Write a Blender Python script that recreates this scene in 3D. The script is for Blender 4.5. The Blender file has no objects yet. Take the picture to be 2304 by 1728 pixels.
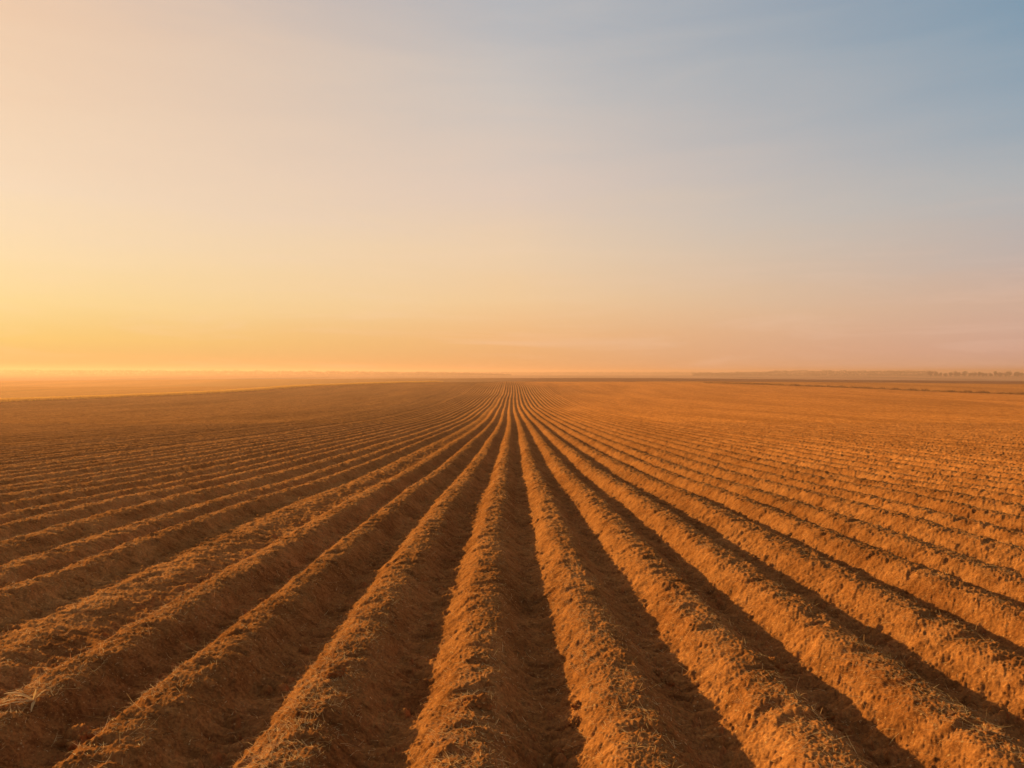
import bpy, math, random
import numpy as np
from mathutils import Vector

random.seed(7)
RNG = np.random.default_rng(11)
scene = bpy.context.scene
COL = scene.collection
R = math.radians

# ------------------------------------------------------------------ settings
W_ROW = 0.80            # ridge spacing
RIDGE_H = 0.178
EYE = 1.6               # camera height of the origin plane
SUN_AZ, SUN_EL = -48.0, 13.0
EXPO = 1.0
HAZE_DENSITY = 0.00070
HAZE_ANISO = 0.35


# ------------------------------------------------------------------ noise
def _hash(ix, iy, seed):
    h = (ix.astype(np.int64) * 374761393 + iy.astype(np.int64) * 668265263 + seed * 1442695041) & 0xFFFFFFFF
    h = ((h ^ (h >> 13)) * 1274126177) & 0xFFFFFFFF
    h = ((h ^ (h >> 16)) * 2246822519) & 0xFFFFFFFF
    return ((h ^ (h >> 15)) & 0xFFFFFF).astype(np.float32) / np.float32(16777216.0)


def gnoise(x, y, seed):
    ix = np.floor(x); iy = np.floor(y)
    fx = (x - ix).astype(np.float32); fy = (y - iy).astype(np.float32)
    u = fx * fx * fx * (fx * (fx * 6 - 15) + 10); v = fy * fy * fy * (fy * (fy * 6 - 15) + 10)

    def g(dx, dy):
        a = _hash(ix + dx, iy + dy, seed) * np.float32(2 * math.pi)
        return np.cos(a) * (fx - dx) + np.sin(a) * (fy - dy)
    a = g(0, 0); b = g(1, 0); c = g(0, 1); d = g(1, 1)
    return ((a + (b - a) * u) * (1 - v) + (c + (d - c) * u) * v) * np.float32(1.5)


def clods(x, y, cell, seed, fill=0.6, rmin=0.3, rmax=0.6):
    """half-buried lumps: the height over the ground in units of the lump's radius times cell"""
    gx = x / cell; gy = y / cell
    ix = np.floor(gx); iy = np.floor(gy)
    out = np.zeros(np.shape(x), np.float32)
    for dx in (-1, 0, 1):
        for dy in (-1, 0, 1):
            cx = ix + dx; cy = iy + dy
            px = cx + _hash(cx, cy, seed); py = cy + _hash(cx, cy, seed + 1)
            r = rmin + (rmax - rmin) * _hash(cx, cy, seed + 2) ** 2
            on = _hash(cx, cy, seed + 3) < fill
            q = ((gx - px) ** 2 + (gy - py) ** 2) / (r * r)
            h = np.where(on, r * np.sqrt(np.clip(1 - q, 0, 1)), 0)
            out = np.maximum(out, h.astype(np.float32))
    return out * np.float32(cell)


def sstep(a, b, x):
    t = np.clip((x - a) / (b - a), 0, 1)
    return t * t * (3 - 2 * t)


# ------------------------------------------------------------------ terrain
_PX = np.array([-3000, -60, 0, 3, 12, 15.5, 28.6, 45, 82, 136, 186, 245, 300, 335, 385, 450, 540, 610, 650, 800, 1000, 1300, 2000, 5000], float)
_PH = np.array([1.6, 1.45, 1.6, 1.76, 2.2, 2.45, 3.1, 3.85, 5.2, 6.15, 6.2, 5.15, 4.62, 4.58, 5.6, 6.9, 6.1, 5.1, 5.3, 8.2, 8.4, 7.0, 7.0, 9.0], float)


def _pchip(xk, yk):
    h = np.diff(xk); dl = np.diff(yk) / h
    m = np.zeros_like(yk)
    for i in range(1, len(xk) - 1):
        if dl[i - 1] * dl[i] > 0:
            w1 = 2 * h[i] + h[i - 1]; w2 = h[i] + 2 * h[i - 1]
            m[i] = (w1 + w2) / (w1 / dl[i - 1] + w2 / dl[i])
    return h, m


_H, _M = _pchip(_PX, _PH)


def prof(y):
    y = np.clip(y, _PX[0], _PX[-1] - 1e-3)
    i = np.clip(np.searchsorted(_PX, y, side='right') - 1, 0, len(_PX) - 2)
    h = _H[i]; t = (y - _PX[i]) / h
    return ((2 * t**3 - 3 * t**2 + 1) * _PH[i] + (t**3 - 2 * t**2 + t) * h * _M[i]
            + (-2 * t**3 + 3 * t**2) * _PH[i + 1] + (t**3 - t**2) * h * _M[i + 1])


def x_left(y):
    return np.interp(y, [-100, 0, 144, 220, 250, 270, 300, 330, 352], [-150, -136, -108, -82, -73, -62, -49, -32, 0])


def x_right(y):
    return np.interp(y, [-100, 0, 100, 190, 255, 300, 330, 352], [240, 225, 190, 142, 107, 84, 66, 0])


def base_z(x, y):
    """rolling land without furrows"""
    h = prof(y)
    dl = x_left(y) - x
    h = h + 2.6 * sstep(0, 45, dl) * (1 - sstep(330, 600, y))
    far = sstep(340, 560, y)
    h = h + far * 0.0052 * np.maximum(-x, 0) * (1 - sstep(700, 1000, y))
    h = h + sstep(190, 300, y) * 0.008 * np.maximum(x - 100, 0) * (1 - sstep(700, 1000, y))
    amp = sstep(20, 90, y)
    h = h - amp * 0.10 * gnoise(x / 34.0 + 3.3, y / 46.0, 5) - amp * 0.05 * gnoise(x / 13.0, y / 21.0, 6)
    return EYE - h


def row_coord(x, y):
    """position across the rows in units of the row spacing; whole numbers are ridge crests"""
    w = 0.16 * np.sin(y / 31.0 + 0.6) * sstep(10, 60, y) + 0.018 * np.sin(y / 9.7 + 1.0) + 0.006 * np.sin(y / 3.1)
    w = w + 0.030 * gnoise(x / 2.3, y / 6.0, 21) + 0.014 * gnoise(x / 0.9, y / 1.1, 22)
    w = w + 0.055 * np.sin(2.3 * x + 0.7) * sstep(1.3, 3.0, np.abs(x))
    return (x - w) / W_ROW + 0.30


def field_z(x, y, lod):
    """ploughed surface; lod = grid step in metres, features finer than it are left out"""
    z = base_z(x, y)
    q = row_coord(x, y)
    k = np.floor(q + 0.5)
    t = q - k
    rowh = 0.86 + 0.28 * _hash(k, k * 0 + 3, 31) - 0.46 * (k == -4) + 0.10 * gnoise(k * 9.1, y / 4.5, 35) - 0.20 * (np.mod(k, 11) == 4) * sstep(14, 30, y)
    wid = 0.300 + 0.022 * gnoise(k * 7.31, y / 2.7, 32) + 0.014 * gnoise(k * 3.17, y / 0.7, 33)
    edge = np.minimum(x - x_left(y), x_right(y) - x)
    env = sstep(0.0, 5.0, edge)
    prof_r = np.exp(-(np.abs(t) / wid) ** 3.0)
    ridge = RIDGE_H * rowh * prof_r * (1 + 0.06 * gnoise(k * 5.7, y / 1.1, 34))
    # the sides of the field were harrowed flatter than its middle
    rowh = rowh * (1 - 0.20 * sstep(12, 26, x) - 0.42 * sstep(6, 38, -x)) * (1 - 0.32 * sstep(0.6, 5.0, -x))
    ridge = RIDGE_H * rowh * prof_r * (1 + 0.06 * gnoise(k * 5.7, y / 1.1, 34))
    furrow = np.exp(-(((np.abs(t) - 0.5)) / 0.16) ** 2)
    z = z + env * (ridge - 0.09)
    har = 1 - 0.75 * sstep(7, 22, np.abs(x + 1))

    def fade(size):
        return 1.0 - sstep(size * 0.30, size * 0.8, lod)
    # slumps and lumps of the ridge flanks
    flank = np.exp(-((np.abs(t) - 0.22) / 0.17) ** 2)
    n = gnoise(x / 0.34, y / 0.42, 41)
    z = z + fade(0.3) * har * 0.019 * n * (0.35 + flank)
    n = gnoise(x / 0.15 + 0.25 * n, y / 0.17, 42)
    z = z + fade(0.15) * har * 0.013 * n * (0.4 + 0.9 * flank)
    # broken hollows along the crest
    n = gnoise(x / 0.21, y / 0.13, 43)
    z = z - fade(0.15) * 0.022 * sstep(0.12, 0.55, n) * prof_r * har
    # washed cross ripples on the furrow floor
    n = gnoise(x / 0.24, y / 0.085 + 1.5 * gnoise(x / 0.5, y / 0.5, 45), 44)
    z = z + fade(0.075) * 0.048 * (n - 0.4 * np.abs(n)) * furrow
    m = lod < 0.05
    if np.any(m):
        def on(fn):
            o = np.zeros(x.shape, np.float32)
            o[m] = fn(x[m], y[m])
            return o
        z = z + fade(0.065) * on(lambda X, Y: 0.0062 * gnoise(X / 0.065, Y / 0.07, 46))
        z = z + fade(0.05) * on(lambda X, Y: 0.78 * clods(X, Y, 0.085, 51, 0.36, 0.13, 0.46)) * (0.22 + 1.25 * furrow) * har
        z = z + fade(0.03) * on(lambda X, Y: 0.0062 * np.abs(gnoise(X / 0.030, Y / 0.030, 47)))
        z = z + fade(0.03) * on(lambda X, Y: 0.62 * clods(X, Y, 0.028, 55, 0.62, 0.2, 0.55))
        z = z + fade(0.014) * on(lambda X, Y: 0.0042 * gnoise(X / 0.014, Y / 0.014, 48))
        z = z + fade(0.3) * on(lambda X, Y: 0.55 * clods(X, Y, 0.36, 61, 0.32, 0.06, 0.15)) * (0.2 + 1.2 * furrow) * har
    return z


def ground_at(x, y):
    X = np.array([x], float); Y = np.array([y], float)
    return float(field_z(X, Y, np.array([0.004]))[0])


F_PX = 1536.0


def at(px, py):
    """point of the field seen at a pixel of the 2304 x 1728 photograph"""
    lo, hi = 1.6, 400.0
    yy = np.exp(np.linspace(math.log(lo), math.log(hi), 6000))
    s, c = math.sin(PITCH), math.cos(PITCH)
    dx = (px - 1152) / F_PX; dz0 = -(py - 864) / F_PX
    dy = c + s * dz0; dz = c * dz0 - s
    zz = base_z(yy * dx / dy, yy) + 0.0
    ray = EYE + yy * dz / dy
    i = int(np.argmax(ray < zz + 0.02))
    sub = np.linspace(yy[max(i - 40, 0)], yy[min(i + 10, 5999)], 4000)
    zf = field_z(sub * dx / dy, sub, np.full(sub.shape, 0.01))
    rf = EYE + sub * dz / dy
    j = int(np.argmax(rf < zf))
    return float(sub[j] * dx / dy), float(sub[j]), float(zf[j])


PITCH = math.atan(26 / F_PX)


# ------------------------------------------------------------------ object helpers
def tag(o, label=None, cat=None, group=None, kind=None):
    if label: o['label'] = label
    if cat: o['category'] = cat
    if group: o['group'] = group
    if kind: o['kind'] = kind
    return o


def mesh_np(name, verts, faces, mat, parent=None, smooth=True, loc=None):
    """verts (n,3), faces (m,4) or (m,3) arrays"""
    verts = np.ascontiguousarray(verts, np.float32); faces = np.ascontiguousarray(faces, np.int32)
    me = bpy.data.meshes.new(name)
    k = faces.shape[1]
    me.vertices.add(len(verts)); me.vertices.foreach_set('co', verts.ravel())
    me.loops.add(faces.size); me.loops.foreach_set('vertex_index', faces.ravel())
    me.polygons.add(len(faces))
    me.polygons.foreach_set('loop_start', np.arange(0, faces.size, k, dtype=np.int32))
    me.update(calc_edges=True)
    if smooth:
        me.polygons.foreach_set('use_smooth', np.ones(len(faces), bool))
    me.materials.append(mat)
    o = bpy.data.objects.new(name, me)
    COL.objects.link(o)
    if parent: o.parent = parent
    if loc: o.location = loc
    return o


def grid_faces(nr, nc, keep=None):
    i = np.arange(nr * nc, dtype=np.int32).reshape(nr, nc)
    f = np.stack([i[:-1, :-1], i[:-1, 1:], i[1:, 1:], i[1:, :-1]], -1).reshape(-1, 4)
    if keep is not None:
        f = f[keep.ravel()]
    return f


def compact(verts, faces):
    used = np.unique(faces)
    mp = np.zeros(len(verts), np.int32); mp[used] = np.arange(len(used))
    return verts[used], mp[faces]


# ------------------------------------------------------------------ materials
def mat_new(name):
    m = bpy.data.materials.new(name); m.use_nodes = True
    nt = m.node_tree
    b = nt.nodes['Principled BSDF']
    return m, nt, b


def lnk(nt, a, b): nt.links.new(a, b)


def ramp(nt, fac, stops, interp='LINEAR'):
    n = nt.nodes.new('ShaderNodeValToRGB'); n.color_ramp.interpolation = interp
    el = n.color_ramp.elements
    while len(el) < len(stops): el.new(0.5)
    for e, (p, c) in zip(el, stops):
        e.position = p; e.color = (*c, 1) if len(c) == 3 else c
    if fac is not None: nt.links.new(fac, n.inputs['Fac'])
    return n


def noise(nt, vec, scale, detail=3, rough=0.55, dist=0.0):
    n = nt.nodes.new('ShaderNodeTexNoise'); n.inputs['Scale'].default_value = scale
    n.inputs['Detail'].default_value = detail; n.inputs['Roughness'].default_value = rough
    n.inputs['Distortion'].default_value = dist
    nt.links.new(vec, n.inputs['Vector'])
    return n.outputs['Fac']


def mixc(nt, fac, a, b, mode='MIX'):
    n = nt.nodes.new('ShaderNodeMix'); n.data_type = 'RGBA'; n.blend_type = mode
    for s, v in ((n.inputs[0], fac), (n.inputs[6], a), (n.inputs[7], b)):
        if hasattr(v, 'links'): nt.links.new(v, s)
        elif isinstance(v, (int, float)): s.default_value = v
        else: s.default_value = (*v, 1)
    return n.outputs[2]


def math_n(nt, op, a, b=None, clamp=False):
    n = nt.nodes.new('ShaderNodeMath'); n.operation = op; n.use_clamp = clamp
    for s, v in zip(n.inputs, (a, b)):
        if v is None: continue
        if hasattr(v, 'links'): nt.links.new(v, s)
        else: s.default_value = v
    return n.outputs[0]


def scaled(nt, vec, s):
    n = nt.nodes.new('ShaderNodeMapping'); n.inputs['Scale'].default_value = s
    nt.links.new(vec, n.inputs['Vector'])
    return n.outputs[0]


def soil_material(name, light, dark, speck, patch_scale=0.12, fine=60.0, bump=0.35, bump_d=0.004, patch_lo=(0.72, 0.68, 0.66), sheen=0.15):
    m, nt, b = mat_new(name)
    geo = nt.nodes.new('ShaderNodeNewGeometry')
    p = geo.outputs['Position']
    n1 = noise(nt, p, fine, 4, 0.65)
    c = ramp(nt, n1, [(0.32, dark), (0.66, light)]).outputs['Color']
    n2 = noise(nt, p, 5.0, 4, 0.6)
    c = mixc(nt, 0.55, c, ramp(nt, n2, [(0.30, (0.62, 0.58, 0.55)), (0.70, (1.22, 1.22, 1.22))]).outputs['Color'], 'MULTIPLY')
    n4 = noise(nt, scaled(nt, p, (1.0, 0.7, 1.0)), 1.3, 5, 0.65, 0.8)
    c = mixc(nt, 0.75, c, ramp(nt, n4, [(0.34, (0.55, 0.48, 0.45)), (0.52, (1.0, 1.0, 1.0)), (0.70, (1.18, 1.26, 1.36))]).outputs['Color'], 'MULTIPLY')
    n5 = noise(nt, scaled(nt, p, (7.0, 19.0, 10.0)), 1.0, 5, 0.68, 0.6)
    c = mixc(nt, 0.8, c, ramp(nt, n5, [(0.36, (0.50, 0.44, 0.42)), (0.50, (1.0, 1.0, 1.0)), (0.68, (1.25, 1.30, 1.36))]).outputs['Color'], 'MULTIPLY')
    # straw chips and pale grit
    vo = nt.nodes.new('ShaderNodeTexVoronoi'); vo.inputs['Scale'].default_value = fine * 1.6
    lnk(nt, p, vo.inputs['Vector'])
    sp = ramp(nt, vo.outputs['Distance'], [(0.10, (1, 1, 1)), (0.20, (0, 0, 0))]).outputs['Color']
    wn = nt.nodes.new('ShaderNodeSeparateColor'); lnk(nt, vo.outputs['Color'], wn.inputs[0])
    on = math_n(nt, 'GREATER_THAN', wn.outputs[0], 0.70)
    sf = math_n(nt, 'MULTIPLY', sp, on)
    c = mixc(nt, math_n(nt, 'MULTIPLY', sf, 0.75), c, speck)
    v2 = nt.nodes.new('ShaderNodeTexVoronoi'); v2.inputs['Scale'].default_value = fine * 0.62
    lnk(nt, scaled(nt, p, (1.0, 1.25, 1.0)), v2.inputs['Vector'])
    s2 = ramp(nt, v2.outputs['Distance'], [(0.16, (1, 1, 1)), (0.27, (0, 0, 0))]).outputs['Color']
    w2 = nt.nodes.new('ShaderNodeSeparateColor'); lnk(nt, v2.outputs['Color'], w2.inputs[0])
    s2 = math_n(nt, 'MULTIPLY', s2, math_n(nt, 'GREATER_THAN', w2.outputs[1], 0.86))
    c = mixc(nt, math_n(nt, 'MULTIPLY', s2, 0.6), c, speck)
    # broad damp and dry areas, drawn out along the rows
    n3 = noise(nt, scaled(nt, p, (1.0, 0.16, 1.0)), patch_scale, 4, 0.6, 0.6)
    c = mixc(nt, 0.8, c, ramp(nt, n3, [(0.36, patch_lo), (0.62, (1.12, 1.10, 1.08))]).outputs['Color'], 'MULTIPLY')
    lnk(nt, c, b.inputs['Base Color'])
    b.inputs['Roughness'].default_value = 0.95
    b.inputs['Specular IOR Level'].default_value = 0.0
    b.inputs['Sheen Weight'].default_value = sheen; b.inputs['Sheen Roughness'].default_value = 0.6
    b.inputs['Sheen Tint'].default_value = (0.95, 0.37, 0.085, 1)      # dusty bloom of dry soil
    bp = nt.nodes.new('ShaderNodeBump'); bp.inputs['Strength'].default_value = bump; bp.inputs['Distance'].default_value = bump_d
    nb = noise(nt, p, fine * 2.2, 5, 0.7)
    lnk(nt, nb, bp.inputs['Height']); lnk(nt, bp.outputs[0], b.inputs['Normal'])
    return m


def leaf_material(name, c1, c2, transl=0.4, scale=3.0):
    m, nt, b = mat_new(name)
    geo = nt.nodes.new('ShaderNodeNewGeometry')
    c = ramp(nt, geo.outputs['Random Per Island'], [(0.0, c1), (1.0, c2)]).outputs['Color']
    lnk(nt, c, b.inputs['Base Color']); b.inputs['Roughness'].default_value = 0.7
    b.inputs['Specular IOR Level'].default_value = 0.05
    if transl:
        t = nt.nodes.new('ShaderNodeBsdfTranslucent'); lnk(nt, c, t.inputs['Color'])
        mx = nt.nodes.new('ShaderNodeMixShader'); mx.inputs[0].default_value = transl
        lnk(nt, b.outputs[0], mx.inputs[1]); lnk(nt, t.outputs[0], mx.inputs[2])
        lnk(nt, mx.outputs[0], nt.nodes['Material Output'].inputs['Surface'])
    return m


M_SOIL = soil_material('red_soil', (0.53, 0.180, 0.041), (0.24, 0.076, 0.020), (0.72, 0.38, 0.13), bump=0.65, bump_d=0.006, sheen=0.075)
M_SOIL_FAR = soil_material('red_soil_far', (0.54, 0.180, 0.038), (0.33, 0.104, 0.022), (0.55, 0.30, 0.11), 0.12, 12.0, 0.5, 0.03, sheen=0.085)
M_STUBBLE = soil_material('stubble_soil', (0.56, 0.195, 0.040), (0.38, 0.125, 0.028), (0.6, 0.36, 0.13), 0.03, 4.0, 0.6, 0.05, sheen=0.06)
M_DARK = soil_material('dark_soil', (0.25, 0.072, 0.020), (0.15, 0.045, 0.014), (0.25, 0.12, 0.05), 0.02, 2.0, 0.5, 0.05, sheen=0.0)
_nt = M_DARK.node_tree          # lit haze painted into the strip's colour towards its left end
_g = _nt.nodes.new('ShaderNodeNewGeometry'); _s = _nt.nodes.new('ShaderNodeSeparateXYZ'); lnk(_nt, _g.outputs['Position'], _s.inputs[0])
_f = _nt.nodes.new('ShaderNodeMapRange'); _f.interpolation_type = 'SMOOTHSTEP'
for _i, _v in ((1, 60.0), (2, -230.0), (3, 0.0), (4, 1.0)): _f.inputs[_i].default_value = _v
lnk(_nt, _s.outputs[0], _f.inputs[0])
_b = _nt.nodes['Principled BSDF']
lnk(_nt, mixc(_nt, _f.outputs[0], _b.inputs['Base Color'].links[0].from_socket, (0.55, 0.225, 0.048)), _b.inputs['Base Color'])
M_VALLEY = soil_material('valley_soil', (0.62, 0.26, 0.055), (0.50, 0.20, 0.042), (0.45, 0.26, 0.10), 0.02, 2.0, 0.5, 0.05)
M_PLAIN = soil_material('plain_soil', (0.50, 0.24, 0.13), (0.34, 0.155, 0.085), (0.4, 0.26, 0.14), 0.008, 0.6, 0.4, 0.1, (0.5, 0.5, 0.5), sheen=0.02)
M_STRAW = leaf_material('straw', (0.58, 0.27, 0.07), (0.90, 0.52, 0.19), 0.35)
M_GOLD = leaf_material('dry_grass', (0.62, 0.27, 0.045), (0.82, 0.39, 0.07), 0.5)
M_TUFT = leaf_material('brown_grass', (0.32, 0.125, 0.03), (0.50, 0.21, 0.05), 0.3)
M_TREE = leaf_material('tree_leaf', (0.08, 0.045, 0.045), (0.13, 0.075, 0.065), 0.2)
M_BARK = mat_new('bark')[0]
_nt = M_BARK.node_tree
_g = _nt.nodes.new('ShaderNodeNewGeometry')
lnk(_nt, ramp(_nt, noise(_nt, _g.outputs['Position'], 2.0, 4), [(0.3, (0.05, 0.035, 0.025)), (0.7, (0.11, 0.08, 0.055))]).outputs[0],
    _nt.nodes['Principled BSDF'].inputs['Base Color'])

# ------------------------------------------------------------------ the ploughed field
SEAM = 60.0
# close part: rows of vertices spaced with distance
ys = [1.35]
while ys[-1] < SEAM:
    ys.append(ys[-1] + max(0.0052, 0.00255 * ys[-1]))
ys = np.array(ys); ys[-1] = SEAM
core = np.arange(-0.86, 0.8601, 0.00120)
outl = -np.exp(np.linspace(math.log(0.862), math.log(2.6), 130))[::-1]
u = np.concatenate([outl, core, -outl[::-1]])
Y = np.repeat(ys[:, None], len(u), 1)
X = (Y + 0.55) * u[None, :]
lod = np.maximum(np.gradient(ys)[:, None] * 0.8, (ys[:, None] + 0.55) * np.gradient(u)[None, :])
Z = np.empty_like(X)
CH = 128
for r in range(0, len(ys), CH):
    s = slice(r, r + CH)
    Z[s] = field_z(X[s], Y[s], lod[s])
# crumb: loose grains at the finest size the sheet can carry
g = RNG.standard_normal(Z.shape).astype(np.float32)
g = g + np.roll(g, 1, 1) + 0.5 * np.roll(g, 2, 1)
g = g + np.roll(g, 1, 0) + np.roll(g, 2, 0)
g /= g.std()
lx = (ys[:, None] + 0.55) * np.gradient(u)[None, :]
Z += g * np.minimum(0.35 * lx, 0.010) * (np.abs(u) < 0.9)[None, :] * (1 - 0.6 * sstep(8, 30, -X))
cx = 0.25 * (X[:-1, :-1] + X[1:, :-1] + X[:-1, 1:] + X[1:, 1:]); cy = 0.5 * (Y[:-1, :-1] + Y[1:, :-1])
keep = (cx > x_left(cy)) & (cx < x_right(cy))
v, f = compact(np.stack([X, Y, Z], -1).reshape(-1, 3), grid_faces(len(ys), len(u), keep))
FIELD = mesh_np('ploughed_field', v, f, M_SOIL)
tag(FIELD, 'orange brown ploughed soil in long straight ridges and furrows', 'field', kind='structure')
del X, Y, Z, lod, v, f

# distant part of the same field, straight grid so every ridge keeps its form
ys = [SEAM]
while ys[-1] < 352:
    ys.append(ys[-1] + 0.0055 * ys[-1])
ys = np.array(ys); xs = np.arange(-140, 206, 0.10)
Y = np.repeat(ys[:, None], len(xs), 1); X = np.repeat(xs[None, :], len(ys), 0)
Z = field_z(X, Y, np.full(X.shape, 0.1))
Z += (0.034 * (RNG.random(Z.shape) - 0.5)).astype(np.float32)
cx = X[:-1, :-1] + 0.05; cy = 0.5 * (Y[:-1, :-1] + Y[1:, :-1])
keep = (cx > x_left(cy)) & (cx < x_right(cy))
v, f = compact(np.stack([X, Y, Z], -1).reshape(-1, 3), grid_faces(len(ys), len(xs), keep))
o = mesh_np('ploughed_field', v, f, M_SOIL_FAR)
tag(o, 'distant end of the ploughed field where the ridges run together', 'field', kind='structure')

# field of small ridges beyond the grass margin on the right
ys = np.arange(100, 352, 2.0); xs = np.arange(60, 520, 0.25)
Y = np.repeat(ys[:, None], len(xs), 1); X = np.repeat(xs[None, :], len(ys), 0)
Z = base_z(X, Y) + 0.16 * np.exp(-(((X + 0.002 * Y * X * 0.05) % 1.25 - 0.62) / 0.3) ** 2) + 0.05 * (RNG.random(X.shape) - 0.5)
cx = X[:-1, :-1] + 0.12; cy = Y[:-1, :-1] + 1.0
keep = (cx >= x_right(cy)) & (cy > 100)
v, f = compact(np.stack([X, Y, Z], -1).reshape(-1, 3), grid_faces(len(ys), len(xs), keep))
o = mesh_np('stubble_field', v, f, M_STUBBLE)
tag(o, 'bright orange stubble field beyond the tufted grass margin', 'field', kind='structure')


# land all round, to the horizon
def axis(core_lo, core_hi, step, lo, hi, growth):
    a = list(np.arange(core_lo, core_hi + 1e-6, step))
    s = step
    while a[-1] < hi:
        s *= growth; a.append(a[-1] + s)
    s = step; b = []
    c = core_lo
    while c > lo:
        s *= growth; c -= s; b.append(c)
    return np.array(b[::-1] + a)


xs = axis(-520, 560, 5.0, -3000, 3000, 1.12)
ys = axis(-30, 720, 4.0, -1500, 3000, 1.08)
Y = np.repeat(ys[:, None], len(xs), 1); X = np.repeat(xs[None, :], len(ys), 0)
Z = base_z(X, Y)
inside = (X > x_left(Y) + 3) & (X < x_right(Y) - 3) & (Y < 350) & (Y > -6)
stub = (X >= x_right(Y) - 8) & (Y > 96) & (Y < 352) & (X < 525) & (X > 55)
Z = Z - 0.45 * inside - 0.30 * (stub & ~inside)
Z = Z + 0.25 * gnoise(X / 60, Y / 60, 71) * sstep(360, 500, Y)
cx = 0.5 * (X[:-1, :-1] + X[:-1, 1:]); cy = 0.5 * (Y[:-1, :-1] + Y[1:, :-1])
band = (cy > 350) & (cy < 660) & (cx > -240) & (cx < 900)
valley = (cx < x_left(cy) + 10) & (cy > 60) & (cy < 700) & ~band
rest = ~(band | valley)
V = np.stack([X, Y, Z], -1).reshape(-1, 3)
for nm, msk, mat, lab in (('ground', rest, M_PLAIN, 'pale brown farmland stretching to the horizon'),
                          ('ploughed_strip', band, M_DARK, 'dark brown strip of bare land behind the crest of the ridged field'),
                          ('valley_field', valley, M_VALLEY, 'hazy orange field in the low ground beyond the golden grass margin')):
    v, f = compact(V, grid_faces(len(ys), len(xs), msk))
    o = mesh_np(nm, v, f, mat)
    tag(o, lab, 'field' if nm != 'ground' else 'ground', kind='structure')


# ------------------------------------------------------------------ blades
def blades(px, py, pz, length, width, az, pitch, bend, seg=2):
    """curved tapering ribbons folded along the middle; arrays in, verts and quads out"""
    n = len(px)
    d = np.stack([np.cos(az), np.sin(az)], -1); s = np.stack([-np.sin(az), np.cos(az)], -1)
    vs = []
    for i in range(seg + 1):
        t = i / seg
        hor = length * t * np.cos(pitch + bend * t * 0.5); ver = length * t * np.sin(pitch + bend * t * 0.5)
        w = width * (1 - 0.75 * t ** 1.5) * 0.5
        cx_ = px + d[:, 0] * hor; cy_ = py + d[:, 1] * hor; cz_ = pz + ver
        for q, dz in ((-1, 0), (0, 0.45), (1, 0)):
            vs.append(np.stack([cx_ + s[:, 0] * w * q, cy_ + s[:, 1] * w * q, cz_ + w * dz], -1))
    V = np.stack(vs, 1)
    k = V.shape[1]
    fs = []
    for i in range(seg):
        for j in range(2):
            a = i * 3 + j
            fs.append([a, a + 1, a + 4, a + 3])
    F = np.array(fs, np.int64)
    F = (F[None] + (np.arange(n) * k)[:, None, None]).reshape(-1, 4)
    return V.reshape(-1, 3), F


def straw_points(n, y0, y1, power):
    t = RNG.random(n)
    y = (y0 ** power + t * (y1 ** power - y0 ** power)) ** (1 / power)
    x = (y + 0.5) * RNG.uniform(-0.9, 0.9, n)
    return x, y


# short bits of straw and root lying over the soil: nobody could count them
x, y = straw_points(300000, 1.7, 30.0, 0.5)
q = row_coord(x, y); t = q - np.floor(q + 0.5)
dens = 0.10 + 0.9 * np.exp(-((np.abs(t) - 0.06) / 0.16) ** 2)
dens *= 1 - sstep(15.0, 30.0, y)
dens *= 0.35 + 0.9 * sstep(-0.35, 0.45, gnoise(x / 0.7, y / 1.1, 81))
ok = RNG.random(len(x)) < dens
x, y = x[ok], y[ok]
n = len(x)
z = field_z(x, y, np.full(n, 0.006))
az = RNG.normal(2.6, 0.75, n) + np.where(RNG.random(n) < 0.25, RNG.uniform(0, 6.28, n), 0)
ln = RNG.gamma(2.2, 0.015, n) + 0.012
far = np.clip(y / 8.0, 1.0, 4.0)
ln = ln * np.clip(y / 25.0, 1.0, 1.8)
v, f = blades(x, y, z + 0.002, ln, RNG.uniform(0.0016, 0.0034, n) * far, az, RNG.normal(0.07, 0.14, n), RNG.normal(-0.2, 0.4, n))
o = mesh_np('straw_litter', v, f, M_STRAW, smooth=False)
tag(o, 'short bits of pale straw scattered over the ridge tops', 'straw', kind='stuff')


# the margin of golden grass on the left edge and the browner tufts on the right edge
def margin(name, xf, y0, y1, n, wid, hmin, hmax, bw, mat, label, off, clump):
    y = RNG.uniform(y0, y1, n)
    e = xf(y) + off + RNG.normal(0, wid, n)
    dens = sstep(-0.5, 0.5, gnoise(e / clump, y / clump, 91)) if clump else 1.0
    ok = RNG.random(n) < 0.15 + 0.85 * dens
    e, y = e[ok], y[ok]; m = len(y)
    hh = RNG.uniform(hmin, hmax, m) * (0.6 + 0.7 * (dens[ok] if clump else 1))
    z = base_z(e, y)
    v, f = blades(e, y, z - 0.02, hh, np.full(m, bw) * RNG.uniform(0.6, 1.3, m), RNG.uniform(0, 6.28, m), RNG.uniform(1.0, 1.5, m), RNG.normal(-0.5, 0.4, m))
    tag(mesh_np(name, v, f, mat, smooth=False), label, 'grass', kind='stuff')


margin('grass', x_left, 90, 325, 110000, 1.6, 0.35, 0.65, 0.07, M_GOLD, 'golden dry grass along the hazy edge of the ploughed field', -1.6, 0)
margin('grass', x_right, 120, 300, 30000, 0.9, 0.3, 0.85, 0.07, M_TUFT, 'rough brown grass tufts along the edge between two orange fields', 0.8, 2.2)


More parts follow.
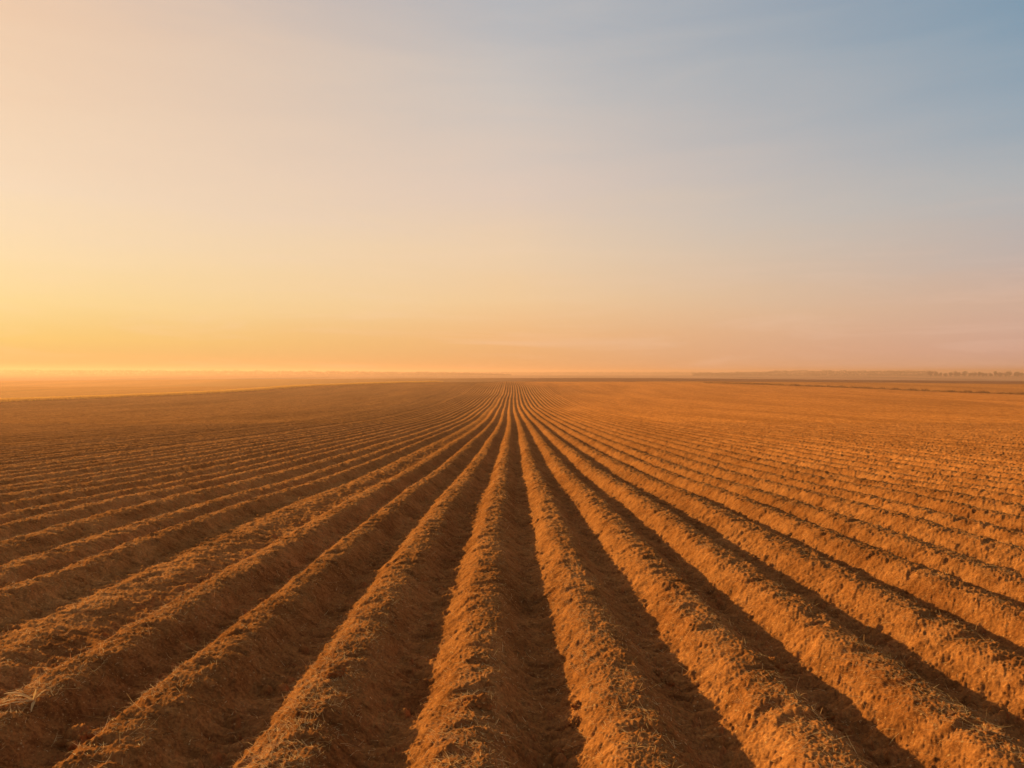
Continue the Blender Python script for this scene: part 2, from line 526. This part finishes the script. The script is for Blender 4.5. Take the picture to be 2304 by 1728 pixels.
# ------------------------------------------------------------------ single stalks, clods and weeds of the foreground
def tube(pts, rads, sides=6):
    vs, fs = [], []
    pts = [Vector(p) for p in pts]
    for i, p in enumerate(pts):
        d = (pts[min(i + 1, len(pts) - 1)] - pts[max(i - 1, 0)]).normalized()
        a = d.orthogonal().normalized(); b = d.cross(a)
        for k in range(sides):
            g = 2 * math.pi * k / sides
            vs.append(p + (a * math.cos(g) + b * math.sin(g)) * rads[i])
    for i in range(len(pts) - 1):
        for k in range(sides):
            k2 = (k + 1) % sides
            fs.append((i * sides + k, i * sides + k2, (i + 1) * sides + k2, (i + 1) * sides + k))
    return np.array([tuple(v) for v in vs]), np.array(fs)


def join(parts):
    V, F, o = [], [], 0
    for v, f in parts:
        V.append(v); F.append(f + o); o += len(v)
    return np.concatenate(V), np.concatenate(F)


def stalk(length, lean, az, rad, bend=0.2):
    pts = []
    for i in range(6):
        t = i / 5
        a = lean + bend * t
        pts.append((math.cos(az) * math.sin(a) * length * t, math.sin(az) * math.sin(a) * length * t, math.cos(a) * length * t - 0.01 * (i == 0)))
    return tube(pts, [rad * (1 - 0.55 * i / 5) for i in range(6)])


STALK = 'dry straw stalks standing in the ridges'
for px, py, L, lean, az, lab in (
        (338, 1432, 0.085, 0.35, 2.6, 'pale upright straw stub on the dark ridge below the left row of weeds'),
        (482, 1344, 0.055, 0.1, 0.4, 'tiny straw stub upright on a narrow lit crest at left'),
        (1692 - 1060, 1172, 0.05, 0.3, 1.0, 'thin pale stub in the broad shaded furrow at left'),
        (158, 1468, 0.05, 0.15, 1.4, 'short yellowish stub on the shaded flank at far left'),
        (1791, 1505, 0.075, 0.25, 0.3, 'bright upright stalk standing in the shaded furrow at right'),
        (2194, 1407, 0.085, 0.25, 0.6, 'slim stalk on a crest near the right edge of the picture'),
        (1945, 1440, 0.06, 0.2, 2.0, 'short thin stalk sticking up from a lit crest at right'),
        (1579, 1552, 0.05, 0.2, 2.2, 'faint thin stalk in the dark furrow right of the middle ridge'),
        (748, 1480, 0.075, 0.2, 1.2, 'pale stalk leaning out of a shaded flank left of the middle'),
        (690, 1440, 0.06, 0.5, 3.4, 'small bent stalk in the shaded furrow left of the middle')):
    x, y, z = at(px, py)
    v, f = stalk(L, lean, az, 0.0026, random.uniform(-0.2, 0.4))
    o = mesh_np('straw_stalk', v, f, M_STRAW, loc=(x, y, z))
    tag(o, lab, 'stalk', STALK)


def stump_tuft(n, L, spread, rad):
    ps = []
    for i in range(n):
        ps.append(stalk(0.62 * L * random.uniform(0.5, 1.2), random.uniform(0.55, 1.0) * min(spread + 0.25, 1.55), random.uniform(0, 6.28), rad, random.uniform(-0.1, 0.5)))
    return join(ps)


for px, py, n_, L, sp, lab in (
        (1436, 1562, 9, 0.085, 1.3, 'dry root tuft on the lit crest right of the middle furrow'),
        (1455, 1622, 11, 0.09, 1.5, 'flattened tangle of dry stems on the crest in front at centre right'),
        (1430, 1690, 14, 0.11, 1.5, 'pale tangle of roots on the crest at the bottom edge'),
        (1797, 1567, 8, 0.075, 0.9, 'pointed bleached stubble tuft on the second lit ridge at right'),
        (2240, 1602, 8, 0.085, 1.2, 'spiky dry tuft on the ridge at the right edge'),
        (1840, 1620, 8, 0.12, 1.5, 'long bleached stems lying across the second lit ridge at right'),
        (2150, 1610, 10, 0.09, 1.4, 'matted dry stems on the near ridge at right'),
        (2215, 1655, 10, 0.08, 1.5, 'matted straw patch in the lower right corner'),
        (300, 1400, 7, 0.07, 1.4, 'crooked dry stems on the shaded ridge at left'),
        (2130, 1296, 8, 0.16, 1.5, 'long pale stems trailing over a far ridge at right')):
    x, y, z = at(px, py)
    v, f = stump_tuft(n_, L, sp, 0.0024)
    o = mesh_np('root_tuft', v, f, M_STRAW, loc=(x, y, z - 0.004))
    tag(o, lab, 'root tuft', 'dry root tufts on the ridges')

# weed with long dry blades on the left
x, y, z = at(98, 1590)
x -= 0.05; z = ground_at(x, y)
root = bpy.data.objects.new('dry_weed', None); COL.objects.link(root); root.location = (x, y, z)
tag(root, 'dry weed with long curled straw coloured leaves on the left ridge', 'weed')
for L, pit, bd, a in ((0.17, 0.75, -1.1, 3.05), (0.13, 0.55, -0.9, 2.85), (0.22, 0.30, -0.7, 3.6), (0.15, 0.45, -0.8, 3.3), (0.07, 1.1, -0.6, 0.4), (0.06, 1.3, -0.3, 1.8), (0.10, 0.2, -0.6, 5.2)):
    v, f = blades(np.array([0.]), np.array([0.]), np.array([0.0]), np.array([L]), np.array([0.018]), np.array([a]), np.array([pit]), np.array([bd]), 7)
    mesh_np('leaf', v, f, M_STRAW, parent=root)
v, f = stalk(0.05, 0.15, 0.8, 0.004)
mesh_np('stem', v, f, M_STRAW, parent=root)


def clod_mesh(r, seed, n=26):
    th = np.linspace(0, math.pi, n); ph = np.linspace(0, 2 * math.pi, 2 * n, endpoint=False)
    T, P = np.meshgrid(th, ph, indexing='ij')
    d = np.stack([np.sin(T) * np.cos(P), np.sin(T) * np.sin(P), np.cos(T)], -1)
    s = seed * 13.7
    rr = 1 + 0.5 * gnoise(d[..., 0] * 1.6 + s + d[..., 2], d[..., 1] * 1.6 - d[..., 2] * 1.3, 101)
    rr += 0.30 * gnoise(d[..., 0] * 4 + s - d[..., 2] * 3, d[..., 1] * 4 + d[..., 2] * 2, 102)
    rr += 0.16 * gnoise(d[..., 0] * 10 + s + d[..., 2] * 7, d[..., 1] * 10 - d[..., 2] * 8, 103)
    v = d * (rr * r)[..., None] * np.array([1.15, 0.95, 0.78])
    i = np.arange(n * 2 * n).reshape(n, 2 * n)
    j = np.roll(i, -1, 1)
    f = np.stack([i[:-1], i[1:], j[1:], j[:-1]], -1).reshape(-1, 4)
    return v.reshape(-1, 3), f


CL = 'loose clods of soil among the ridges'
for k, (px, py, r, lab) in enumerate((
        (1502, 1484, 0.034, 'dark clod lying in the shaded furrow right of the middle ridge'),
        (1480, 1466, 0.026, 'smaller dark clod touching the larger one in the shaded furrow'),
        (1296, 1575, 0.036, 'crumbly orange clod at the foot of the lit flank at centre'),
        (1300, 1552, 0.028, 'half lit clod just behind the crumbly orange one at centre'),
        (177, 1600, 0.085, 'big rounded lump bulging from the shaded ridge at lower left'),
        (1740, 1478, 0.050, 'dark lump in the furrow beside the second lit ridge'),
        (1851, 1558, 0.055, 'dark rough lump in the furrow below the bright stalk'),
        (1890, 1585, 0.042, 'flat dark lump in front of the rough lump in the right furrow'),
        (753, 1526, 0.050, 'reddish lump breaking out of the lit flank left of the middle'),
        (1075, 1600, 0.055, 'lit lump with a dark hollow on top of the middle ridge'),
        (860, 1680, 0.040, 'flat dark clod in the shaded furrow at the bottom edge'))):
    x, y, z = at(px, py)
    v, f = clod_mesh(r, k + 1)
    o = mesh_np('soil_clod', v, f, M_SOIL, loc=(x, y, z + r * 0.05))
    o.rotation_euler = (0, 0, random.uniform(0, 6.28))
    tag(o, lab, 'clod', CL)


# ------------------------------------------------------------------ trees on the horizon
def crown_mesh(rad, height, seed, n=420):
    r = np.random.default_rng(seed)
    lobes = [(r.uniform(-.45, .45) * rad, r.uniform(-.45, .45) * rad, height * r.uniform(0.28, 0.8), rad * r.uniform(0.35, 0.62)) for _ in range(9)]
    P = []
    for _ in range(n):
        lx, ly, lz, lr = lobes[r.integers(len(lobes))]
        d = r.normal(size=3); d /= np.linalg.norm(d)
        c = np.array([lx, ly, lz]) + d * lr * r.uniform(0.55, 1.0)
        a = r.normal(size=3); a /= np.linalg.norm(a)
        b = np.cross(a, r.normal(size=3)); b /= np.linalg.norm(b)
        s = r.uniform(0.25, 0.6)
        P.append(np.stack([c - a * s - b * s * .6, c + a * s - b * s * .6, c + a * s + b * s * .6, c - a * s + b * s * .6]))
    V = np.concatenate(P)
    F = np.arange(len(V)).reshape(-1, 4)
    return V, F


kinds = []
for s in range(4):
    rad = [4.2, 5.0, 3.6, 4.6][s]; hh = [9.0, 10.0, 8.0, 9.0][s]
    root = bpy.data.objects.new('field_tree', None)
    kinds.append((root, crown_mesh(rad, hh, 200 + s), hh))
TREE_LAB = 'dull mauve brown tree in the ragged row on the right horizon'
TREE_GRP = 'trees in the ragged row on the horizon at right'
protos = []
rt = random.Random(5)
px = 2094
i = 0
while px < 2420:
    d = rt.uniform(1150, 1200)
    X_ = (px - 1152) / F_PX * d
    zb = float(base_z(np.array([X_]), np.array([d]))[0])
    s = i % 4
    if i < 4:
        root, cm, hh = kinds[s]
        COL.objects.link(root)
        mesh_np('crown', cm[0], cm[1], M_TREE, parent=root, smooth=False)
        tv, tf = tube([(0, 0, -0.3), (0.1, 0, 1.5), (0.0, 0.1, 3.2), (0.2, 0.1, 5.0)], [0.32, 0.26, 0.2, 0.1], 8)
        b1 = tube([(0.0, 0.1, 2.6), (1.0, 0.3, 3.8), (1.8, 0.2, 5.0)], [0.16, 0.11, 0.05], 6)
        b2 = tube([(0.0, 0.1, 3.0), (-1.0, -0.4, 4.2), (-1.6, -0.2, 5.4)], [0.15, 0.1, 0.05], 6)
        tv, tf = join([(tv, tf), b1, b2])
        mesh_np('trunk', tv, tf, M_BARK, parent=root)
        o = root
    else:
        src = kinds[s][0]
        o = src.copy(); COL.objects.link(o)
        for ch in list(src.children):
            c = ch.copy(); COL.objects.link(c); c.parent = o
    o.location = (X_, d, zb)
    o.rotation_euler = (0, 0, rt.uniform(0, 6.28))
    sc = rt.uniform(0.80, 1.18)
    o.scale = (sc * 1.1, sc * 1.1, sc * rt.uniform(0.85, 1.05))
    tag(o, TREE_LAB, 'tree', TREE_GRP)
    px += rt.uniform(7.5, 13)
    i += 1


def treeline(name, px0, px1, d0, h_of, label, seed, per=22.0):
    r = np.random.default_rng(seed)
    x0 = (px0 - 1152) / F_PX * d0; x1 = (px1 - 1152) / F_PX * d0
    n = int(abs(x1 - x0) * per)
    x = r.uniform(min(x0, x1), max(x0, x1), n); y = d0 + r.uniform(-14, 14, n)
    hm = h_of(x / d0 * F_PX + 1152) * (1 + 0.30 * gnoise(x / 9.0, y * 0 + seed, seed) + 0.20 * gnoise(x / 28.0, y * 0 + seed, seed + 1))
    zb = base_z(x, y)
    t = r.random(n)
    z = zb + t * hm
    a = r.normal(size=(n, 3)); a /= np.linalg.norm(a, axis=1)[:, None]
    b = np.cross(a, r.normal(size=(n, 3))); b /= np.linalg.norm(b, axis=1)[:, None]
    s = r.uniform(0.45, 1.0, n)[:, None]
    c = np.stack([x, y, z], -1)
    V = np.stack([c - a * s - b * s * .6, c + a * s - b * s * .6, c + a * s + b * s * .6, c - a * s + b * s * .6], 1).reshape(-1, 3)
    tag(mesh_np(name, V, np.arange(len(V)).reshape(-1, 4), M_TREE, smooth=False), label, 'treeline', kind='stuff')


treeline('treeline', 1560, 2100, 1480, lambda p: np.interp(p, [1560, 1700, 1760, 2100], [5.5, 8.0, 10.5, 10.0]),
         'faint grey mauve wood along the horizon at right', 301)
treeline('treeline', -200, 1150, 1550, lambda p: np.interp(p, [-200, 0, 500, 800, 1000, 1150], [13.2, 12.7, 10.6, 8.9, 7.0, 3.0]),
         'low wood nearly lost in golden haze on the left horizon', 302)
treeline('treeline', 940, 1600, 2300, lambda p: np.interp(p, [940, 1150, 1600], [8.5, 8.0, 8.0]),
         'pale line of woodland on the horizon at centre', 303, 18.0)

# ------------------------------------------------------------------ haze
hz, nt, b = mat_new('haze_air')
nt.nodes.remove(b)
pv = nt.nodes.new('ShaderNodeVolumePrincipled')
pv.inputs['Color'].default_value = (0.97, 0.51, 0.31, 1)
pv.inputs['Density'].default_value = HAZE_DENSITY
pv.inputs['Anisotropy'].default_value = HAZE_ANISO
lnk(nt, pv.outputs[0], nt.nodes['Material Output'].inputs['Volume'])
zlo = float(V[:, 2].min()) if False else -16.0
bx0, bx1, by0, by1, bz0, bz1 = -4200, 4200, -2400, 4200, zlo, 13.0
bv = np.array([(x, y, z) for z in (bz0, bz1) for y in (by0, by1) for x in (bx0, bx1)], float)
bf = np.array([(0, 2, 3, 1), (4, 5, 7, 6), (0, 1, 5, 4), (2, 6, 7, 3), (0, 4, 6, 2), (1, 3, 7, 5)])
o = mesh_np('haze', bv, bf, hz, smooth=False)
tag(o, 'warm dusty haze lying over the fields', 'haze', kind='stuff')

# ------------------------------------------------------------------ light and sky
sun_dir = Vector((math.sin(R(SUN_AZ)) * math.cos(R(SUN_EL)), math.cos(R(SUN_AZ)) * math.cos(R(SUN_EL)), math.sin(R(SUN_EL))))
L = bpy.data.lights.new('sun', 'SUN'); L.energy = 3.5; L.color = (1.0, 0.79, 0.34); L.angle = R(0.7)
so = bpy.data.objects.new('sun', L); COL.objects.link(so)
so.rotation_euler = (-sun_dir).to_track_quat('-Z', 'Y').to_euler()
so.location = (-30, 20, 20)

world = bpy.data.worlds.new('World'); scene.world = world; world.use_nodes = True
nt = world.node_tree
bg = nt.nodes['Background']; STR = 0.1
bg.inputs['Strength'].default_value = STR
sky = nt.nodes.new('ShaderNodeTexSky'); sky.sky_type = 'NISHITA'; sky.sun_disc = False
sky.sun_elevation = R(SUN_EL); sky.sun_rotation = R(SUN_AZ); sky.dust_density = 4.0; sky.air_density = 1.2


def s2l(c):
    return tuple((v / 255 / 12.92 if v <= 10 else ((v / 255 + 0.055) / 1.055) ** 2.4) for v in c)


tc = nt.nodes.new('ShaderNodeTexCoord')
D = tc.outputs['Generated']
sep = nt.nodes.new('ShaderNodeSeparateXYZ'); lnk(nt, D, sep.inputs[0])
zc = math_n(nt, 'MAXIMUM', sep.outputs[2], 0.0)
# faint veils of high cloud drawn out along the horizon
wv = noise(nt, scaled(nt, D, (1.6, 1.6, 11.0)), 2.2, 5, 0.55, 0.5)
zc = math_n(nt, 'ADD', zc, math_n(nt, 'MULTIPLY', math_n(nt, 'SUBTRACT', wv, 0.5), math_n(nt, 'MULTIPLY', zc, 0.28)))
zr = math_n(nt, 'POWER', zc, 0.5)           # finer steps near the horizon


def srgb_ramp(stops):
    return ramp(nt, zr, [(math.sqrt(p), s2l(c)) for p, c in stops]).outputs['Color']


NEAR = srgb_ramp([(0.0, (176, 144, 92)), (0.012, (200, 166, 100)), (0.04, (230, 196, 114)), (0.085, (240, 212, 148)), (0.14, (243, 216, 170)), (0.214, (239, 213, 183)), (0.40, (234, 200, 170)), (1.0, (150, 158, 178))])
MIDL = srgb_ramp([(0.0, (208, 156, 108)), (0.015, (228, 170, 112)), (0.055, (238, 184, 126)), (0.104, (240, 202, 154)), (0.17, (235, 206, 172)), (0.264, (222, 201, 185)), (0.38, (202, 194, 188)), (0.479, (180, 182, 186)), (1.0, (120, 142, 172))])
FARS = srgb_ramp([(0.0, (210, 166, 144)), (0.03, (209, 166, 146)), (0.084, (208, 175, 154)), (0.13, (196, 178, 168)), (0.214, (176, 179, 181)), (0.3, (150, 167, 180)), (0.40, (128, 155, 175)), (1.0, (84, 114, 152))])
# angle round from the sun's bearing
hlen = math_n(nt, 'SQRT', math_n(nt, 'ADD', math_n(nt, 'MULTIPLY', sep.outputs[0], sep.outputs[0]), math_n(nt, 'MULTIPLY', sep.outputs[1], sep.outputs[1])))
cosa = math_n(nt, 'DIVIDE', math_n(nt, 'ADD', math_n(nt, 'MULTIPLY', sep.outputs[0], math.sin(R(SUN_AZ))), math_n(nt, 'MULTIPLY', sep.outputs[1], math.cos(R(SUN_AZ)))), math_n(nt, 'MAXIMUM', hlen, 1e-4))
ang = math_n(nt, 'ARCCOSINE', math_n(nt, 'MINIMUM', math_n(nt, 'MAXIMUM', cosa, -1.0), 1.0))
a0, a1, a2 = R(abs(SUN_AZ) - 37), R(abs(SUN_AZ)), R(abs(SUN_AZ) + 37)
f1 = math_n(nt, 'DIVIDE', math_n(nt, 'SUBTRACT', ang, a0), a1 - a0, True)
f2 = math_n(nt, 'DIVIDE', math_n(nt, 'SUBTRACT', ang, a1), a2 - a1, True)
c = mixc(nt, f2, mixc(nt, f1, NEAR, MIDL), FARS)
veil = noise(nt, scaled(nt, D, (1.3, 1.3, 13.0)), 2.6, 6, 0.62, 0.9)
vf = ramp(nt, veil, [(0.50, (0, 0, 0)), (0.78, (1, 1, 1))]).outputs['Color']
vf = math_n(nt, 'MULTIPLY', vf, math_n(nt, 'SUBTRACT', 1.0, math_n(nt, 'MULTIPLY', zc, 3.6), True))
c = mixc(nt, math_n(nt, 'MULTIPLY', vf, 0.30), c, s2l((250, 214, 190)))
k = 1.0 / (STR * 2 ** EXPO)
c = mixc(nt, 1.0, c, (k, k, k), 'MULTIPLY')
c = mixc(nt, 0.006, c, sky.outputs[0])
lnk(nt, c, bg.inputs['Color'])

# ------------------------------------------------------------------ camera and render settings
cam = bpy.data.cameras.new('camera'); cam.sensor_width = 36.0; cam.lens = 24.0
cam.clip_start = 0.05; cam.clip_end = 12000
co = bpy.data.objects.new('camera', cam); COL.objects.link(co)
co.location = (0, 0, EYE); co.rotation_euler = (R(90) - PITCH, 0, 0)
scene.camera = co
scene.view_settings.view_transform = 'Standard'; scene.view_settings.look = 'None'
scene.view_settings.exposure = EXPO; scene.view_settings.gamma = 1.0
scene.render.engine = 'CYCLES'
scene.cycles.max_bounces = 5; scene.cycles.diffuse_bounces = 3; scene.cycles.transmission_bounces = 3
scene.cycles.volume_bounces = 0
scene.cycles.use_denoising = True
try:
    scene.cycles.denoiser = 'OPENIMAGEDENOISE'
    scene.cycles.denoising_input_passes = 'RGB_ALBEDO_NORMAL'
    scene.cycles.denoising_prefilter = 'ACCURATE'
except Exception:
    pass
